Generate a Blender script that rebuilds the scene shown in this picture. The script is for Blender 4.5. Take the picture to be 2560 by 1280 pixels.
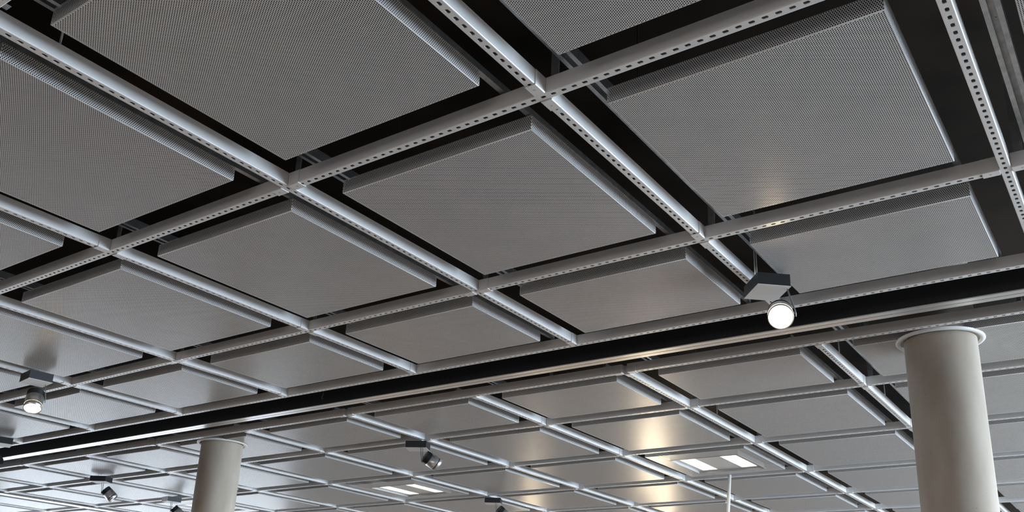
import bpy, math, random
import numpy as np
from mathutils import Matrix, Vector

random.seed(7)
for o in list(bpy.data.objects):
    bpy.data.objects.remove(o, do_unlink=True)
scene = bpy.context.scene
COL = scene.collection

# ---------------------------------------------------------------- units
M = 1.35           # one full ceiling module in metres
H = 3.52           # height of the beam undersides above the floor


def W(a, b, h=0.0):
    """module coordinates (a: leftwards, b: away, h: above beam underside) -> metres"""
    return Vector((b * M, a * M, H + h * M))


# ---------------------------------------------------------------- camera
cam_d = bpy.data.cameras.new('camera')
cam = bpy.data.objects.new('camera', cam_d)
COL.objects.link(cam)
right = Vector((0.57177307, -0.81945175, 0.03967845))
up = Vector((-0.28714885, -0.15458475, 0.94533015))
fwd = Vector((0.76851877, 0.55190794, 0.32369202))
mat = Matrix((right, up, -fwd)).transposed().to_4x4()
mat.translation = W(-1.19432291, -1.75919658, -1.42411788)
cam.matrix_world = mat
cam_d.sensor_fit = 'HORIZONTAL'
cam_d.sensor_width = 36.0
cam_d.lens = 2296.245 / 2560 * 36.0
cam_d.shift_y = (853 - 640) / 2560
cam_d.clip_start = 0.05
cam_d.clip_end = 200
scene.camera = cam

# ---------------------------------------------------------------- world, exposure
world = bpy.data.worlds.new('world')
scene.world = world
world.use_nodes = True
bg = world.node_tree.nodes['Background']
bg.inputs['Color'].default_value = (0.72, 0.84, 1.0, 1)
bg.inputs['Strength'].default_value = 1.0
vs = scene.view_settings
vs.view_transform = 'Standard'
vs.look = 'None'
vs.gamma = 1.0
vs.use_curve_mapping = False
vs.exposure = 0.72
WINDOW_RIGHT = 18.0      # emission of the daylight panes
WINDOW_LEFT = 2.2
WINDOW_BACK = 1.5  # emission of the added fill panes behind the camera
SPOT_WATTS = 420.0
GLOBE = 85.0  # emission of the added globes that put highlights on the panels

# ---------------------------------------------------------------- materials
def material(name, base=(0.5, 0.5, 0.5), rough=0.5, metal=0.0, spec=0.5, emit=None, strength=0.0,
             noise=None, bump=None, aniso=0.0):
    m = bpy.data.materials.new(name)
    m.use_nodes = True
    nt = m.node_tree
    p = nt.nodes['Principled BSDF']
    p.inputs['Base Color'].default_value = (*base, 1)
    p.inputs['Roughness'].default_value = rough
    p.inputs['Metallic'].default_value = metal
    p.inputs['Specular IOR Level'].default_value = spec
    if aniso:
        p.inputs['Anisotropic'].default_value = aniso
    if emit:
        p.inputs['Emission Color'].default_value = (*emit, 1)
        p.inputs['Emission Strength'].default_value = strength
    if noise:
        scale, amount, detail = noise
        tc = nt.nodes.new('ShaderNodeTexCoord')
        n = nt.nodes.new('ShaderNodeTexNoise')
        n.inputs['Scale'].default_value = scale
        n.inputs['Detail'].default_value = detail
        r = nt.nodes.new('ShaderNodeValToRGB')
        lo = [c * (1 - amount) for c in base]
        hi = [min(1, c * (1 + amount)) for c in base]
        r.color_ramp.elements[0].color = (*lo, 1)
        r.color_ramp.elements[1].color = (*hi, 1)
        r.color_ramp.elements[0].position = 0.3
        r.color_ramp.elements[1].position = 0.7
        nt.links.new(tc.outputs['Object'], n.inputs['Vector'])
        nt.links.new(n.outputs['Fac'], r.inputs['Fac'])
        nt.links.new(r.outputs['Color'], p.inputs['Base Color'])
        if bump:
            b = nt.nodes.new('ShaderNodeBump')
            b.inputs['Strength'].default_value = bump
            b.inputs['Distance'].default_value = 0.004
            nt.links.new(n.outputs['Fac'], b.inputs['Height'])
            nt.links.new(b.outputs['Normal'], p.inputs['Normal'])
    return m


MAT = dict(
    panel=material('panel_coat', (0.60, 0.588, 0.58), 0.30, 0.0, 0.75, noise=(6, 0.03, 2)),
    beam=material('beam_coat', (0.70, 0.69, 0.685), 0.34, 0.10, 0.6, noise=(9, 0.03, 2)),
    galv=material('galvanised_steel', (0.46, 0.48, 0.50), 0.38, 0.8, 0.5, noise=(25, 0.18, 3)),
    screw=material('screw_dark', (0.10, 0.10, 0.10), 0.5, 0.6),
    black=material('black_coat', (0.016, 0.016, 0.017), 0.5, 0.0, 0.3),
    void=material('plenum_paint', (0.024, 0.018, 0.013), 0.9, 0.0, 0.1, noise=(1.5, 0.5, 3)),
    alu=material('aluminium_rail', (0.78, 0.77, 0.76), 0.30, 0.75, 0.5),
    concrete=None,
    collar=material('collar_white', (0.68, 0.68, 0.67), 0.45),
    gear=material('gear_box_grey', (0.30, 0.31, 0.33), 0.45, 0.5),
    gear_dark=material('gear_box_dark', (0.016, 0.018, 0.020), 0.5, 0.2),
    gear_light=material('gear_box_cover', (0.62, 0.61, 0.60), 0.5, 0.1),
    lamp=material('lamp_body_silver', (0.62, 0.60, 0.59), 0.30, 0.85),
    lens=material('lamp_lens_lit', (1, 1, 1), 0.3, emit=(1.0, 0.80, 0.52), strength=14.0),
    lens_off=material('lamp_lens_dark', (0.05, 0.05, 0.055), 0.15, 0.0, 0.6),
    tube=material('luminaire_tube', (1, 1, 1), 0.4, emit=(1.0, 0.94, 0.84), strength=6.0),
    lum_frame=material('luminaire_frame', (0.42, 0.41, 0.40), 0.4, 0.2),
    louvre=material('louvre_white', (0.62, 0.62, 0.60), 0.30, 0.4),
    pole=material('pole_white', (0.72, 0.69, 0.64), 0.5),
    floor=material('floor_stone', (0.46, 0.39, 0.335), 0.55, 0.0, 0.4, noise=(2.0, 0.12, 4)),
    wall=material('wall_plaster', (0.68, 0.63, 0.58), 0.8, 0.0, 0.2, noise=(1.2, 0.06, 3)),
    wall_dark=material('wall_brown_brick', (0.24, 0.17, 0.13), 0.85, 0.0, 0.2, noise=(3.0, 0.15, 3)),
    fleece=material('acoustic_fleece', (0.010, 0.010, 0.011), 0.95, 0.0, 0.05),
    frame=material('window_frame', (0.10, 0.10, 0.11), 0.5, 0.3),
    pane_r=material('window_daylight_right', (0.8, 0.8, 0.8), 0.2, emit=(0.68, 0.84, 1.0), strength=WINDOW_RIGHT),
    pane_l=material('window_daylight_left', (0.8, 0.8, 0.8), 0.2, emit=(0.80, 0.89, 1.0), strength=WINDOW_LEFT),
    pane_b=material('window_daylight_back', (0.8, 0.8, 0.8), 0.2, emit=(1.0, 0.95, 0.93), strength=WINDOW_BACK),
    globe=material('globe_lamp_glass', (1, 0.95, 0.85), 0.4, emit=(1.0, 0.82, 0.58), strength=GLOBE),
)


def concrete_material():
    m = material('concrete', (0.56, 0.52, 0.47), 0.75, 0.0, 0.25)
    nt = m.node_tree
    p = nt.nodes['Principled BSDF']
    tc = nt.nodes.new('ShaderNodeTexCoord')
    mp = nt.nodes.new('ShaderNodeMapping')
    mp.inputs['Scale'].default_value = (1, 1, 0.35)
    big = nt.nodes.new('ShaderNodeTexNoise')
    big.inputs['Scale'].default_value = 5.0
    big.inputs['Detail'].default_value = 5.0
    fine = nt.nodes.new('ShaderNodeTexNoise')
    fine.inputs['Scale'].default_value = 60.0
    fine.inputs['Detail'].default_value = 4.0
    r1 = nt.nodes.new('ShaderNodeValToRGB')
    r1.color_ramp.elements[0].position = 0.3
    r1.color_ramp.elements[1].position = 0.72
    r1.color_ramp.elements[0].color = (0.43, 0.355, 0.285, 1)
    r1.color_ramp.elements[1].color = (0.60, 0.53, 0.45, 1)
    pit = nt.nodes.new('ShaderNodeTexVoronoi')
    pit.inputs['Scale'].default_value = 16.0
    r2 = nt.nodes.new('ShaderNodeValToRGB')
    r2.color_ramp.elements[0].position = 0.03
    r2.color_ramp.elements[1].position = 0.055
    r2.color_ramp.elements[0].color = (0.55, 0.5, 0.45, 1)
    r2.color_ramp.elements[1].color = (1, 1, 1, 1)
    mul = nt.nodes.new('ShaderNodeMixRGB')
    mul.blend_type = 'MULTIPLY'
    mul.inputs['Fac'].default_value = 1.0
    bump = nt.nodes.new('ShaderNodeBump')
    bump.inputs['Strength'].default_value = 0.12
    bump.inputs['Distance'].default_value = 0.003
    L = nt.links.new
    L(tc.outputs['Object'], mp.inputs['Vector'])
    L(mp.outputs['Vector'], big.inputs['Vector'])
    L(tc.outputs['Object'], fine.inputs['Vector'])
    L(tc.outputs['Object'], pit.inputs['Vector'])
    L(big.outputs['Fac'], r1.inputs['Fac'])
    L(pit.outputs['Distance'], r2.inputs['Fac'])
    L(r1.outputs['Color'], mul.inputs['Color1'])
    L(r2.outputs['Color'], mul.inputs['Color2'])
    L(mul.outputs['Color'], p.inputs['Base Color'])
    L(fine.outputs['Fac'], bump.inputs['Height'])
    L(bump.outputs['Normal'], p.inputs['Normal'])
    return m


MAT['concrete'] = concrete_material()

# ---------------------------------------------------------------- mesh helpers
class MB:
    """collects polygons (metres, local), builds one mesh"""
    def __init__(self):
        self.v, self.f, self.s = [], [], []

    def poly(self, pts, smooth=False):
        i = len(self.v)
        self.v += [tuple(p) for p in pts]
        self.f.append(tuple(range(i, i + len(pts))))
        self.s.append(smooth)

    def faces(self, pts, faces, smooth=False):
        i = len(self.v)
        self.v += [tuple(p) for p in pts]
        for f in faces:
            self.f.append(tuple(i + k for k in f))
            self.s.append(smooth)

    def box(self, lo, hi):
        (x0, y0, z0), (x1, y1, z1) = lo, hi
        p = [(x0, y0, z0), (x1, y0, z0), (x1, y1, z0), (x0, y1, z0), (x0, y0, z1), (x1, y0, z1), (x1, y1, z1), (x0, y1, z1)]
        self.faces(p, [(3, 2, 1, 0), (4, 5, 6, 7), (0, 1, 5, 4), (1, 2, 6, 5), (2, 3, 7, 6), (3, 0, 4, 7)])

    def lathe(self, prof, n=32, axis=None, origin=(0, 0, 0), cap0=True, cap1=True):
        """prof: list of (radius, height) along axis"""
        ax = Vector(axis or (0, 0, 1)).normalized()
        t = ax.orthogonal().normalized()
        s = ax.cross(t)
        o = Vector(origin)
        i = len(self.v)
        for r, z in prof:
            for k in range(n):
                ang = 2 * math.pi * k / n
                self.v.append(tuple(o + ax * z + (t * math.cos(ang) + s * math.sin(ang)) * r))
        for j in range(len(prof) - 1):
            for k in range(n):
                k2 = (k + 1) % n
                self.f.append((i + j * n + k, i + j * n + k2, i + (j + 1) * n + k2, i + (j + 1) * n + k))
                self.s.append(True)
        if cap0:
            self.f.append(tuple(i + k for k in reversed(range(n))))
            self.s.append(False)
        if cap1:
            b = i + (len(prof) - 1) * n
            self.f.append(tuple(b + k for k in range(n)))
            self.s.append(False)

    def tube(self, pts, r, n=8, closed_caps=True):
        pts = [Vector(p) for p in pts]
        i = len(self.v)
        prev = None
        for j, p in enumerate(pts):
            d = (pts[min(j + 1, len(pts) - 1)] - pts[max(j - 1, 0)]).normalized()
            if prev is None:
                t = d.orthogonal().normalized()
            else:
                t = (prev - d * prev.dot(d)).normalized()
            prev = t
            s = d.cross(t)
            for k in range(n):
                ang = 2 * math.pi * k / n
                self.v.append(tuple(p + (t * math.cos(ang) + s * math.sin(ang)) * r))
        for j in range(len(pts) - 1):
            for k in range(n):
                k2 = (k + 1) % n
                self.f.append((i + j * n + k, i + j * n + k2, i + (j + 1) * n + k2, i + (j + 1) * n + k))
                self.s.append(True)
        self.f.append(tuple(i + k for k in reversed(range(n))))
        self.s.append(False)
        b = i + (len(pts) - 1) * n
        self.f.append(tuple(b + k for k in range(n)))
        self.s.append(False)

    def mesh(self, name, mat):
        me = bpy.data.meshes.new(name)
        me.from_pydata(self.v, [], self.f)
        me.polygons.foreach_set('use_smooth', self.s)
        me.materials.append(MAT[mat])
        me.update()
        return me


def np_mesh(name, verts, quads, mat):
    me = bpy.data.meshes.new(name)
    me.vertices.add(len(verts))
    me.vertices.foreach_set('co', np.asarray(verts, np.float32).ravel())
    q = np.asarray(quads, np.int32)
    me.loops.add(q.size)
    me.loops.foreach_set('vertex_index', q.ravel())
    me.polygons.add(len(q))
    me.polygons.foreach_set('loop_start', np.arange(0, q.size, 4, dtype=np.int32))
    me.materials.append(MAT[mat])
    me.update(calc_edges=True)
    me.validate()
    return me


def obj(name, me, parent=None, loc=(0, 0, 0), rot=None, scale=None):
    o = bpy.data.objects.new(name, me)
    COL.objects.link(o)
    o.parent = parent
    o.location = loc
    if rot is not None:
        o.rotation_euler = rot
    if scale is not None:
        o.scale = scale
    return o


def thing(name, loc, label, cat, group=None, rot=None, scale=None):
    o = obj(name, None, None, loc, rot, scale)
    return tag(o, label, cat, group)


def tag(o, label, cat, group=None):
    o['label'] = label
    o['category'] = cat
    if group:
        o['group'] = group
    return o


def struct(o):
    o['kind'] = 'structure'
    return o


# ---------------------------------------------------------------- grid of beam lines
A = {-2: -1.97, -1: -0.9694, 0: 0.0, 1: 1.0, 2: 2.0116, 3: 3.0285, 4: 4.0399, 5: 5.0642, 6: 6.0447, 7: 7.0073,
     8: 7.99, 9: 8.76, 10: 9.06, 11: 9.83, 12: 10.84}
B = {-2: -2.05, -1: -1.01, 0: 0.0, 1: 1.0377, 2: 1.8208, 3: 2.329, 4: 3.113, 5: 4.1501, 6: 5.2288, 7: 6.2658,
     8: 7.1858, 9: 8.22}
SLOT_A = 9             # bay between lines 9 and 10 is a track slot, no panels
SLOT_B = 2             # bay between lines 2 and 3 is the black track slot
FW, SH = 0.0305, 0.0455            # beam underside width and side height, modules

CAM_A, CAM_B, CAM_H = -1.19432291, -1.75919658, -1.42411788


def project(a, b, h=0.0):
    d = W(a, b, h) - cam.matrix_world.translation
    z = d.dot(fwd)
    if z <= 0.01:
        return None
    return (1280 + 2296.245 * d.dot(right) / z, 853 - 2296.245 * d.dot(up) / z)


def rect_in_view(a0, a1, b0, b1, pad=0):
    for i in range(9):
        for j in range(9):
            p = project(a0 + (a1 - a0) * i / 8, b0 + (b1 - b0) * j / 8)
            if p and -pad <= p[0] <= 2560 + pad and -pad <= p[1] <= 1280 + pad:
                return True
    return False


ORD = ['zeroth', 'first', 'second', 'third', 'fourth', 'fifth', 'sixth', 'seventh', 'eighth', 'ninth', 'tenth',
       'eleventh', 'twelfth', 'thirteenth', 'fourteenth']

# ---------------------------------------------------------------- the room
mb = MB()
mb.poly([(-11, -9, 0), (26, -9, 0), (26, 16.6, 0), (-11, 16.6, 0)])
struct(obj('floor', mb.mesh('floor', 'floor')))
mb = MB()
zs = H + 0.50 * M
mb.box((-11, -9, zs), (26, 16.6, zs + 0.2))
struct(obj('ceiling', mb.mesh('ceiling', 'void')))


def wall_with_windows(name, p0, p1, inward, sill, head, n, pane, idx, margin=0.6, margin1=None):
    """wall from p0 to p1 (xy), n window openings in a band, panes and mullions as parts"""
    p0, p1, inward = Vector(p0), Vector(p1), Vector(inward)
    d = (p1 - p0)
    L = d.length
    d.normalize()
    q = lambda s, z, off=0.0: (p0.x + d.x * s + inward.x * off, p0.y + d.y * s + inward.y * off, z)
    wm = MB()
    wm.poly([q(0, 0), q(L, 0), q(L, sill), q(0, sill)])
    wm.poly([q(0, head), q(L, head), q(L, zs), q(0, zs)])
    wm.poly([q(0, sill), q(margin, sill), q(margin, head), q(0, head)])
    m1 = margin if margin1 is None else margin1
    wm.poly([q(L - m1, sill), q(L, sill), q(L, head), q(L - m1, head)])
    struct(obj(name, wm.mesh(name, 'wall')))
    step = (L - margin - m1) / n
    for k in range(n):
        s0, s1 = margin + k * step, margin + (k + 1) * step
        pm = MB()
        pm.poly([q(s0, sill, -0.06), q(s1, sill, -0.06), q(s1, head, -0.06), q(s0, head, -0.06)])
        w = struct(obj('window_%d' % (idx + k), pm.mesh('window_pane', pane)))
        fm = MB()
        for t0, t1, z0, z1 in ((s0, s0 + 0.05, sill, head), (s1 - 0.05, s1, sill, head), (s0, s1, sill, sill + 0.06),
                               (s0, s1, head - 0.06, head)):
            a_, b_ = Vector(q(t0, z0, -0.05)), Vector(q(t1, z1, 0.03))
            lo = tuple(min(a_[i], b_[i]) for i in range(3))
            hi = tuple(max(a_[i], b_[i]) for i in range(3))
            fm.box(lo, hi)
        obj('window_frame', fm.mesh('window_frame', 'frame'), w)
    return idx + n


wi = wall_with_windows('wall_right', (1.5, -9), (26, -9), (0, 1), 0.8, 3.25, 7, 'pane_r', 1, 1.2, 3.0)
mb = MB()
mb.poly([(-11, -9, 0), (1.5, -9, 0), (1.5, -9, zs), (-11, -9, zs)])
struct(obj('wall_right_rear', mb.mesh('wall_right_rear', 'wall_dark')))
wi = wall_with_windows('wall_left', (-11, 16.6), (26, 16.6), (0, -1), 0.35, 3.35, 5, 'pane_l', wi, 12.5)
wi = wall_with_windows('wall_back', (-11, -9), (-11, 16.6), (1, 0), 1.0, 3.0, 4, 'pane_b', wi, 2.0, 12.5)  # glowing panes here are added to brighten the near cross-beam sides
mb = MB()
mb.poly([(26, -9, 0), (26, 16.6, 0), (26, 16.6, zs), (26, -9, zs)])
struct(obj('wall_front', mb.mesh('wall_front', 'wall')))

# ---------------------------------------------------------------- perforated ceiling panels
PITCH = 0.0064 * M
HOLE = 0.34            # hole radius as a fraction of the pitch
SKIRT = 0.050


def perforated(L, Wd, pitch):
    """perforated sheet 0..L by 0..Wd, staggered round holes; returns verts (n,2), quads"""
    n = max(2, round(L / pitch))
    px = L / n
    rows = max(1, round(Wd / (pitch * 0.866)))
    py = Wd / rows
    ang = np.arange(6) * math.pi / 3
    r = HOLE * pitch
    inner = np.stack([np.cos(ang) * r, np.sin(ang) * r], 1)
    outer = np.array([(px / 2, 0), (px / 2, py / 2), (-px / 2, py / 2), (-px / 2, 0), (-px / 2, -py / 2), (px / 2, -py / 2)])
    cell = np.concatenate([outer, inner])
    cq = np.array([[k, (k + 1) % 6, 6 + (k + 1) % 6, 6 + k] for k in range(6)])
    cs = []
    fill = []
    for j in range(rows):
        cy = (j + 0.5) * py
        if j % 2 == 0:
            xs = (np.arange(n) + 0.5) * px
        else:
            xs = (np.arange(n - 1) + 1.0) * px
            for x0, x1 in ((0, px / 2), (L - px / 2, L)):
                fill.append([(x0, j * py), (x1, j * py), (x1, (j + 1) * py), (x0, (j + 1) * py)])
        cs.append(np.stack([xs, np.full(len(xs), cy)], 1))
    c = np.concatenate(cs)
    V = (c[:, None, :] + cell[None]).reshape(-1, 2)
    Q = (np.arange(len(c))[:, None, None] * 12 + cq[None]).reshape(-1, 4)
    if fill:
        fv = np.array(fill).reshape(-1, 2)
        fq = np.arange(len(fv)).reshape(-1, 4) + len(V)
        V = np.concatenate([V, fv])
        Q = np.concatenate([Q, fq])
    return V, Q


def opened_face(Lb, La, ob, oa, oc):
    """perforated face with a rectangular opening (size ob x oa, centre oc) for a recessed light"""
    x0, x1, y0, y1 = oc[0] - ob / 2, oc[0] + ob / 2, oc[1] - oa / 2, oc[1] + oa / 2
    Vs, Qs, n = [], [], 0
    for (u0, u1, v0, v1) in ((-Lb / 2, Lb / 2, -La / 2, y0), (-Lb / 2, Lb / 2, y1, La / 2), (-Lb / 2, x0, y0, y1), (x1, Lb / 2, y0, y1)):
        V, Q = perforated(u1 - u0, v1 - v0, PITCH)
        Vs.append(np.stack([V[:, 0] + u0, V[:, 1] + v0, np.zeros(len(V))], 1))
        Qs.append(Q[:, ::-1] + n)
        n += len(V)
    return np_mesh('panel_face', np.concatenate(Vs), np.concatenate(Qs), 'panel')


def panel_meshes(Lb, La):
    """meshes of one tray size: face, side flange along b, side flange along a (local, centred, z=0 underside)"""
    c = 0.003
    V, Q = perforated(Lb - 2 * c, La - 2 * c, PITCH)
    V3 = np.concatenate([V - np.array([(Lb - 2 * c) / 2, (La - 2 * c) / 2]), np.zeros((len(V), 1))], 1)
    # folded edge: chamfer strip round the face
    x, y = Lb / 2, La / 2
    xi, yi = x - c, y - c
    ring = np.array([(-xi, -yi, 0), (xi, -yi, 0), (xi, yi, 0), (-xi, yi, 0), (-x, -y, c), (x, -y, c), (x, y, c), (-x, y, c)])
    rq = np.array([[k, 4 + k, 4 + (k + 1) % 4, (k + 1) % 4] for k in range(4)]) + len(V3)
    V3 = np.concatenate([V3, ring])
    Q = np.concatenate([Q[:, ::-1], rq])
    face = np_mesh('panel_face', V3, Q, 'panel')
    hgt = SKIRT * M - c
    V, Q = perforated(Lb, hgt, PITCH)
    side_b = np_mesh('panel_side', np.stack([V[:, 0] - Lb / 2, np.zeros(len(V)), V[:, 1] + c], 1), Q, 'panel')
    V, Q = perforated(La, hgt, PITCH)
    side_a = np_mesh('panel_side', np.stack([V[:, 0] - La / 2, np.zeros(len(V)), V[:, 1] + c], 1), Q, 'panel')
    m = MB()
    i_ = 0.006
    x, y, z0, z1 = Lb / 2 - i_, La / 2 - i_, 0.005, SKIRT * M - 0.002
    p = [(-x, -y, z0), (x, -y, z0), (x, y, z0), (-x, y, z0), (-x, -y, z1), (x, -y, z1), (x, y, z1), (-x, y, z1)]
    m.faces(p, [(3, 2, 1, 0), (0, 1, 5, 4), (1, 2, 6, 5), (2, 3, 7, 6), (3, 0, 4, 7)])
    return face, side_b, side_a, m.mesh('acoustic_fleece', 'fleece')


MARGIN_LO, MARGIN_HI = 0.117, 0.131
sizes = {}


def panel_kind(La, Lb):
    return ('s' if La < 0.65 else 'f') + ('s' if Lb < 0.65 else 'f')


REF = dict(f=0.765, s=0.53)
bays = []
for i in range(-2, 12):
    if i == SLOT_A:
        continue
    for j in range(-2, 9):
        if j == SLOT_B:
            continue
        a0, a1, b0, b1 = A[i] + MARGIN_LO, A[i + 1] - MARGIN_HI, B[j] + MARGIN_LO, B[j + 1] - MARGIN_HI
        seen = rect_in_view(a0, a1, b0, b1)
        near = rect_in_view(a0 - 0.7, a1 + 0.7, b0 - 0.7, b1 + 0.7)
        if near:
            bays.append((i, j, a0, a1, b0, b1, seen))


def row_phrase(j):
    if j < 2:
        return '%s row before the black track' % ORD[2 - j]
    return '%s row behind the black track' % ORD[j - 2]


LUMINAIRE_BAYS = {(1, 5), (4, 5), (7, 5)}
LUM_B, LUM_S = 4.715, 0.53
by_row = {}
for t in bays:
    if t[6]:
        by_row.setdefault(t[1], []).append(t[0])
for (i, j, a0, a1, b0, b1, seen) in bays:
    La, Lb = a1 - a0, b1 - b0
    k = panel_kind(La, Lb)
    ra, rb = REF[k[0]], REF[k[1]] + (0.02 if k[1] == 'f' else 0)
    if k not in sizes:
        sizes[k] = panel_meshes(rb * M, ra * M)
    face, sb, sa, fl = sizes[k]
    if seen:
        order = sorted(by_row[j])
        col = '%s from right' % ORD[order.index(i) + 1]
        size = 'narrow' if k != 'ff' else 'square'
        label = '%s perforated grey ceiling panel, %s, %s' % (size, row_phrase(j), col)
    else:
        label = 'perforated grey panel out of view, %s, %s bay from right' % (row_phrase(j), ORD[i + 3])
    th = thing('perforated_panel', W((a0 + a1) / 2, (b0 + b1) / 2, 0.0), label, 'ceiling panel',
               'perforated ceiling panels' if seen else 'panels outside the picture')
    th.scale = (Lb / rb, La / ra, 1)
    if (i, j) in LUMINAIRE_BAYS:
        oc = ((LUM_B - (b0 + b1) / 2) * M * rb / Lb, 0.0)
        obj('panel_face', opened_face(rb * M, ra * M, LUM_S * M * rb / Lb, LUM_S * M * ra / La, oc), th)
    else:
        obj('panel_face', face, th)
        obj('acoustic_fleece', fl, th)
    hx, hy = rb * M / 2, ra * M / 2
    obj('panel_side', sb, th, (0, -hy, 0))
    obj('panel_side', sb, th, (0, hy, 0))
    obj('panel_side', sa, th, (-hx, 0, 0), (0, 0, math.pi / 2))
    obj('panel_side', sa, th, (hx, 0, 0), (0, 0, math.pi / 2))

# ---------------------------------------------------------------- slotted beams
SLOT_P = 0.0321 * M


def channel_mesh(length):
    """box channel along +x from 0, slotted underside at z=0 (metres)"""
    m = MB()
    w, h, c = FW * M / 2, SH * M, 0.0030
    n = max(1, round(length / SLOT_P))
    p = length / n
    hl, hw, dz = 0.0085 * M, 0.0048 * M, 0.0035
    e = hl - hw * 0.55
    hole = [(hl, 0), (e, hw), (0, hw), (-e, hw), (-hl, 0), (-e, -hw), (0, -hw), (e, -hw)]
    wi_ = w - c
    out = [(p / 2, 0), (p / 2, wi_), (0, wi_), (-p / 2, wi_), (-p / 2, 0), (-p / 2, -wi_), (0, -wi_), (p / 2, -wi_)]
    quads = [(k, 8 + k, 8 + (k + 1) % 8, (k + 1) % 8) for k in range(8)]
    wall = [(8 + k, 16 + k, 16 + (k + 1) % 8, 8 + (k + 1) % 8) for k in range(8)]
    for s in range(n):
        cx = (s + 0.5) * p
        pts = [(cx + x, y, 0) for x, y in out] + [(cx + x, y, 0) for x, y in hole] + [(cx + x, y, dz) for x, y in hole]
        m.faces(pts, quads + wall)
    for sgn in (-1, 1):
        ys = [sgn * wi_, sgn * (w - c * 0.3), sgn * w]
        z_ = [0, c * 0.3, c]
        pts = []
        for y, z in zip(ys, z_):
            pts += [(0, y, z), (length, y, z)]
        m.faces(pts, [(0, 1, 3, 2), (2, 3, 5, 4)], True)
        m.poly([(0, sgn * w, c), (length, sgn * w, c), (length, sgn * w, h), (0, sgn * w, h)])
    m.poly([(0, -w, h), (length, -w, h), (length, w, h), (0, w, h)])
    m.poly([(0, -w, 0), (0, w, 0), (0, w, h), (0, -w, h)])
    m.poly([(length, -w, 0), (length, w, 0), (length, w, h), (length, -w, h)])
    return m.mesh('beam_channel', 'beam')


def sleeve_mesh():
    m = MB()
    t = 0.0034
    w, h, c, L = FW * M / 2 + t, SH * M * 0.985, 0.0032, 0.047 * M
    prof = [(-w, h), (-w, c - t), (-w + c * 0.7, -t + 0.0003), (-w + c, -t), (w - c, -t), (w - c * 0.7, -t + 0.0003), (w, c - t), (w, h)]
    for k in range(len(prof) - 1):
        (y0, z0), (y1, z1) = prof[k], prof[k + 1]
        m.poly([(0, y0, z0), (L, y0, z0), (L, y1, z1), (0, y1, z1)])
    inn = [(-w + t, h), (-w + t, c), (w - t, c), (w - t, h)]
    for x in (0, L):                              # edge thickness seen as a thin line
        m.poly([(x, -w, h), (x, -w, 0), (x, -w + t, 0), (x, -w + t, h)])
        m.poly([(x, w, h), (x, w, 0), (x, w - t, 0), (x, w - t, h)])
        m.poly([(x, -w, -t), (x, w, -t), (x, w, 0), (x, -w, 0)])
    return m.mesh('connector_sleeve', 'beam')


def screw_mesh():
    m = MB()
    m.lathe([(0.0040, 0.0), (0.0052, -0.0012), (0.0052, -0.0022)], 10, cap0=False)
    return m.mesh('screw', 'screw')


SLEEVE, SCREW = sleeve_mesh(), screw_mesh()
chan_cache = {}


def beam(p, along_b, length, sleeve0, sleeve1, label, group):
    """beam starting at module point p; runs along b (away) or along a (leftwards)"""
    key = round(length, 3)
    if key not in chan_cache:
        chan_cache[key] = channel_mesh(length * M)
    rot = (0, 0, 0) if along_b else (0, 0, math.pi / 2)
    th = thing('slotted_channel', W(p[0], p[1], 0), label, 'ceiling channel', group, rot)
    obj('beam_channel', chan_cache[key], th)
    if sleeve0:
        s = obj('connector_sleeve', SLEEVE, th, (0.002, 0, 0))
        obj('screw', SCREW, s, (0.026 * M, 0, -0.0012))
    if sleeve1:
        s = obj('connector_sleeve', SLEEVE, th, (length * M - 0.047 * M - 0.002, 0, 0))
        obj('screw', SCREW, s, (0.021 * M, 0, -0.0012))
    return th


G2 = FW / 2            # half beam width: segments stop at the crossing beam's side
diag_no = {i: ORD[i + 2] for i in range(-1, 13)}


def track_side(j):
    return '%s line %s the black track' % (ORD[2 - j + 1] if j <= 2 else ORD[j - 2], 'before' if j <= 2 else 'behind')


# beams running away from the camera (down-right in the picture), one line per A
for i in range(-1, 13):
    if i % 2:          # continuous lines
        for (j0, j1, where) in ((-2, 2, 'before'), (3, 9, 'behind')):
            while j0 < j1 and not rect_in_view(A[i] - .3, A[i] + .3, B[j0], B[j0 + 1]):
                j0 += 1
            while j1 > j0 and not rect_in_view(A[i] - .3, A[i] + .3, B[j1 - 1], B[j1]):
                j1 -= 1
            if j1 <= j0:
                continue
            s0 = B[j0] + G2 if j0 == 3 else B[j0]
            s1 = B[j1] - G2 if j1 == 2 else B[j1]
            beam((A[i], s0), True, s1 - s0, j0 == 3, j1 == 2,
                 'long slotted grey beam, %s diagonal from the right, part %s the black track' % (diag_no[i], where),
                 'diagonal ceiling beams')
    else:
        for j in range(-2, 9):
            if j == 2 or not rect_in_view(A[i] - .3, A[i] + .3, B[j], B[j + 1]):
                continue
            s0, s1 = B[j] + G2, B[j + 1] - G2
            beam((A[i], s0), True, s1 - s0, True, True,
                 'short slotted grey beam, %s diagonal from the right, %s' % (diag_no[i], row_phrase(j)),
                 'diagonal ceiling beams')
# cross beams, one line per B, in pieces between the continuous diagonals
for j in range(-2, 10):
    cuts = [-2, -1, 1, 3, 5, 7, 9, 11, 12]
    if j == 2:
        cuts = [-2, 2, 6, 12]
    n_seen = 0
    for i0, i1 in zip(cuts, cuts[1:]):
        if not rect_in_view(A[i0], A[i1], B[j] - .25, B[j] + .25):
            continue
        n_seen += 1
        s0, s1 = A[i0] + G2, A[i1] - G2
        if j == 2:
            s0, s1 = A[i0], A[i1] - 0.002
        beam((s0, B[j]), False, s1 - s0, j != 2, j != 2,
             'slotted grey cross beam, %s, %s piece from right' % (track_side(j), ORD[n_seen]),
             'cross ceiling beams')

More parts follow.
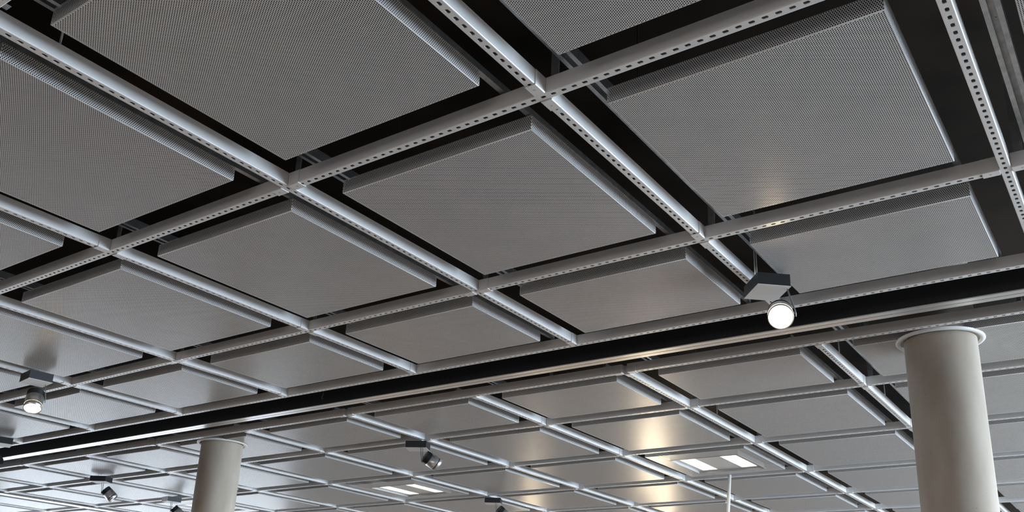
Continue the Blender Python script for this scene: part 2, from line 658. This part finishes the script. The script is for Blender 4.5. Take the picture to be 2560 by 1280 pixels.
# ---------------------------------------------------------------- black lighting tracks
def track(p, along_b, length, label, hh=0.15 * M, h0=-0.008):
    m = MB()
    w = 0.036 * M
    th = thing('lighting_track', W(*p, h0), label, 'track', None, (0, 0, 0) if along_b else (0, 0, math.pi / 2))
    L = length * M
    m.box((0, -w + 0.004, 0.006), (L, w - 0.004, hh))
    obj('track_housing', m.mesh('track_housing', 'black'), th)
    for lo, hi in ((-w, -0.0035), (0.0035, w)):
        r = MB()
        r.box((0, lo, 0.0), (L, hi, 0.006))
        obj('track_rail', r.mesh('track_rail', 'alu'), th)
    return th


track((-2.2, 2.078), False, 10.9, 'long black ceiling lighting track with twin pale rails across the picture')
track((8.91, 2.45), True, 3.0, 'pale twin rail track at the far lower left between two diagonal beams', 0.016, -0.0135)

# ---------------------------------------------------------------- carriers above the panels
def c_rail(length):
    m = MB()
    w, h, lip, t = 0.021 * M, 0.032 * M, 0.013 * M, 0.003
    L = length
    m.box((0, -w, 0), (L, -w + lip, t))
    m.box((0, w - lip, 0), (L, w, t))
    m.box((0, -w, t), (L, -w + t, h))
    m.box((0, w - t, t), (L, w, h))
    m.box((0, -w, h), (L, w, h + t))
    return m.mesh('channel_rail', 'galv')


def flat_rail(length):
    m = MB()
    m.box((0, -0.0085 * M, 0), (length, 0.0085 * M, 0.020 * M))
    return m.mesh('flat_carrier', 'galv')


for i in range(-2, 9):
    for (j0, j1, where) in ((-2, 2, 'before'), (3, 9, 'behind')):
        while j0 < j1 and not rect_in_view(A[i], A[i + 1], B[j0], B[j0 + 1]):
            j0 += 1
        while j1 > j0 and not rect_in_view(A[i], A[i + 1], B[j1 - 1], B[j1]):
            j1 -= 1
        if j1 <= j0:
            continue
        L = (B[j1] - B[j0]) * M
        col = ORD[i + 3]
        o = obj('channel_rail', c_rail(L), None, W(A[i + 1] - 0.075, B[j0], 0.095))
        tag(o, 'galvanised channel rail above panels, %s bay from right, %s the black track' % (col, where), 'rail', 'channel rails above the panels')
        nr = max(1, round(L / M / 1.04))
        for k in range(nr):
            m = MB()
            m.tube([(0, 0, 0.032 * M), (0, 0, (0.50 - 0.095) * M)], 0.003, 6)
            obj('hanger_rod', m.mesh('hanger_rod', 'black'), o, (L * (k + 0.5) / nr, 0, 0))
        o = obj('flat_carrier', flat_rail(L), None, W(A[i] + MARGIN_LO + 0.012, B[j0], SKIRT + 0.003))
        tag(o, 'thin grey carrier bar on panel tops, %s bay from right, %s the black track' % (col, where), 'carrier bar', 'carrier bars on the panels')

# ---------------------------------------------------------------- hangers over the crossings
def hanger_meshes():
    m = MB()
    w, t = 0.0125 * M, 0.002
    z0, z1 = 0.0, 0.44 * M
    m.box((-w, 0, z0), (w, t, z1))                       # strap
    s = m.mesh('strap', 'galv')
    m = MB()
    m.box((-w, -0.055 * M, z0), (w, 0.0, z0 + t))         # foot
    f = m.mesh('foot', 'galv')
    m = MB()
    m.lathe([(0.006, 0.0), (0.006, 0.012)], 6)
    b = m.mesh('bolt', 'galv')
    return s, f, b


STRAP, FOOT, BOLT = hanger_meshes()
for (i, j) in ((1, -1), (0, 0), (1, 0), (2, 0), (-1, 1), (0, 1), (1, 1), (2, 1), (3, 1), (1, 4), (0, 4), (0, 5), (1, 5), (1, 6), (2, 4), (0, 6), (1, 7), (3, 4)):
    th = thing('hanger_strap', W(A[i] - 0.0385, B[j] - 0.002, SH + 0.001),
               'galvanised hanger strap where %s diagonal from right meets %s' % (diag_no[i], track_side(j)),
               'hanger', 'hanger straps above the beams', (0, 0, math.pi / 2))
    obj('strap', STRAP, th)
    obj('foot', FOOT, th)
    obj('bolt', BOLT, th, (0, -0.03 * M, 0.002))

rods = [(1.0, -0.80), (0.0, 2.72), (0.0, 3.6), (1.0, 3.55)]
for n, (ra_, rb_) in enumerate(rods):
    m = MB()
    m.lathe([(0.0042, 0.0), (0.0042, 0.45 * M)], 8)
    o = obj('threaded_rod', m.mesh('threaded_rod', 'galv'), None, W(ra_ + 0.008, rb_, SH))
    where = ['near the top left corner', 'just behind the track near the bright lamp', 'left of the right column', 'lower down near the warm panels'][n]
    tag(o, 'thin steel suspension rod %s' % where, 'rod', 'suspension rods')

# ---------------------------------------------------------------- concrete columns with ring collars
for (a, b, where) in ((-0.487, 2.543, 'at the right edge'), (4.545, 2.545, 'at lower left')):
    m = MB()
    R = 0.152 * M
    m.lathe([(R, 0.0), (R, zs)], 64)
    o = obj('concrete_column', m.mesh('concrete_column', 'concrete'), None, (b * M, a * M, 0))
    tag(o, 'round bare concrete column %s rising through the panel ceiling' % where, 'column', 'concrete columns')
    m = MB()
    m.lathe([(0.164 * M, 0.012 * M), (0.164 * M, -0.004 * M), (0.169 * M, -0.007 * M), (0.182 * M, -0.007 * M), (0.186 * M, -0.003 * M), (0.186 * M, 0.004 * M)], 64, cap0=False, cap1=False)
    o = obj('column_collar', m.mesh('column_collar', 'collar'), None, W(a, b, 0.0))
    tag(o, 'pale metal ring collar around the concrete column %s' % where, 'collar', 'column collars')

# ---------------------------------------------------------------- recessed louvre luminaires
def louvre_strip(w, L):
    m = MB()
    n = 14
    t = 0.0028
    d = 0.026
    for k in range(n + 1):
        x = -L / 2 + L * k / n
        m.box((x - t, -w / 2, 0.0), (x + t, w / 2, d))
    for y in (-w / 2, -t, w / 2 - 2 * t):
        m.box((-L / 2, y, 0.0), (L / 2, y + 2 * t, d))
    return m.mesh('louvre', 'louvre')


for (i, where) in ((1, 'below the right-hand warm panels'), (4, 'at bottom centre'), (7, 'beside the left concrete column')):
    ca = (A[i] + MARGIN_LO + A[i + 1] - MARGIN_HI) / 2
    th = thing('recessed_luminaire', W(ca, LUM_B, 0.0), 'square twin strip louvre ceiling light %s' % where, 'ceiling light', 'recessed louvre lights')
    s = LUM_S * M / 2 - 0.001
    z0 = 0.020
    m = MB()
    for x0, y0, x1, y1 in ((-s, -s, s, -s), (s, -s, s, s), (s, s, -s, s), (-s, s, -s, -s)):
        m.poly([(x0, y0, -0.0015), (x1, y1, -0.0015), (x1, y1, z0 + 0.03), (x0, y0, z0 + 0.03)])
    t = 0.010
    for lo, hi in (((-s - t, -s - t), (s + t, -s)), ((-s - t, s), (s + t, s + t)), ((-s - t, -s), (-s, s)), ((s, -s), (s + t, s))):
        m.box((lo[0], lo[1], -0.0025), (hi[0], hi[1], -0.0008))
    obj('frame', m.mesh('frame', 'lum_frame'), th)
    y0, y1, y2, y3 = -0.225 * M, -0.095 * M, 0.095 * M, 0.225 * M
    xl = 0.235 * M
    m = MB()
    for lo, hi in (((-s, -s), (s, y0)), ((-s, y1), (s, y2)), ((-s, y3), (s, s)), ((-s, y0), (-xl, y1)), ((xl, y0), (s, y1)), ((-s, y2), (-xl, y3)), ((xl, y2), (s, y3))):
        m.poly([(lo[0], lo[1], z0), (lo[0], hi[1], z0), (hi[0], hi[1], z0), (hi[0], lo[1], z0)])
    obj('tray', m.mesh('tray', 'panel'), th)
    for (q0, q1) in ((y0, y1), (y2, y3)):
        w = q1 - q0
        m = MB()
        zz = z0 + 0.028
        m.poly([(-xl, -w / 2, zz), (-xl, w / 2, zz), (xl, w / 2, zz), (xl, -w / 2, zz)])
        g = obj('lamp_strip', m.mesh('lamp_strip', 'tube'), th, (0, (q0 + q1) / 2, 0.0))
        obj('louvre', louvre_strip(w, 2 * xl), g, (0, 0, z0 - 0.001))

# ---------------------------------------------------------------- spotlights with gear box
def R_(v):
    return Vector((v[1], v[0], v[2]))          # (a, b, h) direction -> world


def spotlight(a, b, yaw, head, aim, lit, label, bx=0.150, by=0.126, energy=1.0, stem=0.024, yoke='side'):
    th = thing('spotlight', W(a, b, -0.07), label, 'spotlight', 'ceiling spotlights')
    o = W(a, b, -0.07)
    yawr = math.radians(yaw)
    # gear box
    m = MB()
    X, Y, Z = bx * M / 2, by * M / 2, 0.050 * M
    m.box((-X, -Y, 0.003), (X, Y, Z))
    gb = obj('gear_box', m.mesh('gear_box', 'gear_dark'), th, (0, 0, 0), (0, 0, yawr))
    m = MB()
    m.box((-X - 0.002, -Y - 0.002, 0.0), (X + 0.002, Y + 0.002, 0.003))
    obj('cover_plate', m.mesh('cover_plate', 'gear_light'), gb)
    if yoke == 'back':
        m = MB()
        m.box((-X - 0.0015, -Y, 0.003), (-X, Y, Z))
        obj('end_plate', m.mesh('end_plate', 'gear_light'), gb)
    # suspension stem up to the beam
    m = MB()
    m.tube([(0.018, 0.055, Z), (0.018, 0.055, Z + stem)], 0.003, 6)
    m.tube([(-0.012, 0.055, Z), (-0.012, 0.055, Z + stem)], 0.003, 6)
    obj('suspension_stem', m.mesh('suspension_stem', 'alu'), th)
    # head
    hc = W(*head) - o
    ax = R_(aim).normalized()
    Rr, Lh = 0.047 * M, 0.118 * M
    m = MB()
    n_f = 7
    prof = []
    for k in range(n_f):                        # finned heat sink at the back
        z = -Lh / 2 + k * 0.30 * Lh / n_f
        prof += [(Rr * 0.97, z), (Rr * 0.97, z + 0.0022), (Rr * 0.86, z + 0.0024), (Rr * 0.86, z + 0.30 * Lh / n_f - 0.0002)]
    m.lathe(prof, 32, ax, hc)
    obj('heat_sink', m.mesh('heat_sink', 'black'), th)
    m = MB()
    m.lathe([(Rr * 0.90, -0.20 * Lh), (Rr, -0.19 * Lh), (Rr, 0.28 * Lh)], 40, ax, hc, cap1=False)
    obj('lamp_body', m.mesh('lamp_body', 'lamp'), th)
    m = MB()
    m.lathe([(Rr * 0.97, 0.28 * Lh), (Rr * 0.97, 0.33 * Lh)], 40, ax, hc, cap0=False, cap1=False)
    obj('seal_ring', m.mesh('seal_ring', 'black'), th)
    m = MB()
    m.lathe([(Rr, 0.33 * Lh), (Rr, 0.50 * Lh), (Rr * 0.93, 0.50 * Lh), (Rr * 0.90, 0.44 * Lh)], 40, ax, hc, cap0=False, cap1=False)
    obj('front_ring', m.mesh('front_ring', 'lamp'), th)
    m = MB()
    m.lathe([(Rr * 0.91, 0.445 * Lh), (Rr * 0.91, 0.450 * Lh)], 40, ax, hc)
    obj('lens', m.mesh('lens', 'lens' if lit else 'lens_off'), th)
    # yoke: stem from the box and a fork to a pivot on the head's side
    side = Vector((0, 0, 1)).cross(ax)
    side = side.normalized() if side.length > 0.1 else Vector((1, 0, 0))
    piv = hc + side * (Rr + 0.012) - ax * (0.12 * Lh)
    if yoke == 'back':
        pd = (Vector((0, 0, -1)) + ax * ax.z).normalized()
        piv = hc - ax * (0.50 * Lh) + pd * (Rr * 0.80)
    top = Vector((piv.x * 0.75, piv.y * 0.75, 0.0))
    m = MB()
    for off in (-0.010, 0.010):
        sh = Vector((ax.x, ax.y, 0)).normalized() * off if Vector((ax.x, ax.y, 0)).length > .05 else Vector((off, 0, 0))
        m.tube([top + sh, piv + sh * 0.6, piv + sh * 0.4 - Vector((0, 0, 0.02))], 0.0030, 6)
    m.tube([piv, hc + side * Rr * 0.9 - ax * (0.12 * Lh)] if yoke == 'side' else [piv, hc - ax * (0.44 * Lh)], 0.0065, 8)
    obj('yoke', m.mesh('yoke', 'gear'), th)
    if lit:
        ld = bpy.data.lights.new('spot_beam', 'SPOT')
        ld.energy = SPOT_WATTS * energy
        ld.color = (1.0, 0.80, 0.55)
        ld.spot_size = math.radians(58)
        ld.spot_blend = 0.6
        ld.shadow_soft_size = 0.04
        lo = bpy.data.objects.new('spot_beam', ld)
        COL.objects.link(lo)
        lo.parent = th
        lo.location = hc + ax * (Lh * 0.53)
        lo.rotation_euler = ax.to_track_quat('-Z', 'Y').to_euler()
    return th


OUT = [(-2.6, 3.2), (-2.6, 6.2), (2.0, 8.6), (5.0, 8.6), (7.0, 7.2)]  # unseen spotlights added to warm the floor and its bounce
RA, UA, FA = (-0.8195, 0.5718, 0.0397), (-0.1546, -0.2871, 0.9453), (0.5519, 0.7685, 0.3237)


def mix(r, u, f):
    return tuple(RA[k] * r + UA[k] * u + FA[k] * f for k in range(3))


spotlight(-0.081, 1.453, 41, (-0.135, 1.43, -0.175), (-0.95, -2.75, -1.75), True, 'dazzling lit round spotlight below the grey box at right, facing the viewer', stem=0.5)
spotlight(3.924, 0.764, 81, (3.95, 0.79, -0.165), (-0.40, -0.22, -0.90), True, 'lit warm spotlight under a dark box at the left, pointing down')
spotlight(3.065, 3.081, -63, (2.935, 3.09, -0.160), mix(0.80, -0.57, 0.15), False, 'unlit silver spotlight at bottom centre tilted down to the right', yoke='back')
spotlight(6.753, 2.934, -60, (6.735, 3.03, -0.165), mix(0.68, -0.72, -0.05), False, 'small silver spotlight at lower left, left of the concrete column', yoke='back')
spotlight(4.002, 5.282, -62, (3.90, 5.31, -0.160), mix(0.72, -0.66, 0.15), False, 'spotlight cut by the bottom picture edge right of centre', yoke='back')
spotlight(7.164, 3.984, -10, (7.10, 4.03, -0.165), mix(0.65, -0.75, 0.10), False, 'spotlight half hidden just left of the left concrete column', yoke='back')
spotlight(5.93, 1.60, 70, (6.05, 1.62, -0.190), mix(-0.85, -0.45, 0.1), False, 'dark spotlight gear box cut by the left picture edge')

for n, (a, b) in enumerate(OUT):
    spotlight(a, b, 20, (a, b, -0.17), (0.10, 0.12, -1.0), True, 'lit downward spotlight out of view, %s of the row around the picture' % ORD[n + 1])

# ---------------------------------------------------------------- unseen globe lamps, added for warm highlights on the panels
for (a, b, where) in ((6.13, 13.38, 'furthest down the hall'), (4.2, 9.0, 'nearest the camera'), (8.96, 13.29, 'by the left windows')):
    d = 1.4
    th = thing('floor_lamp', W(a, b, -H / M), 'globe floor lamp standing below the picture, %s' % where, 'floor lamp', 'globe floor lamps')
    m = MB()
    m.lathe([(0.16, 0.0), (0.16, 0.02), (0.02, 0.03), (0.014, 0.05), (0.014, H - d * M - 0.12), (0.05, H - d * M - 0.11)], 24)
    obj('stand', m.mesh('stand', 'black'), th)
    m = MB()
    m.lathe([(0.13 * math.sin(math.pi * k / 12) + 1e-4, -0.13 * math.cos(math.pi * k / 12)) for k in range(13)], 24, origin=(0, 0, H - d * M), cap0=False, cap1=False)
    obj('globe', m.mesh('globe', 'globe'), th)

# ---------------------------------------------------------------- slim white pole
m = MB()
top = W(1.574, 5.127, 0.0)
foot = Vector((top.x - 0.12, top.y + 0.24, 0.0))
m.tube([top, foot], 0.0135 * M, 20)
o = obj('white_pole', m.mesh('white_pole', 'pole'))
tag(o, 'slim white pole reaching up to the ceiling below the louvre light', 'pole')

# ---------------------------------------------------------------- wire hook by the track
m = MB()
hb = 2.078 - 0.036 + 0.0012
pts = [W(2.96, hb, 0.10), W(2.96, hb, 0.052)]
pts += [W(2.96 + 0.010 * math.sin(t), hb - 0.0005 * t, 0.042 + 0.010 * math.cos(t)) for t in [0.4, 0.9, 1.5, 2.1, 2.8, 3.5, 4.2]]
m.tube(pts, 0.0016, 6)
o = obj('wire_hook', m.mesh('wire_hook', 'galv'))
tag(o, 'small bent wire hook hanging in front of the black track', 'hook')
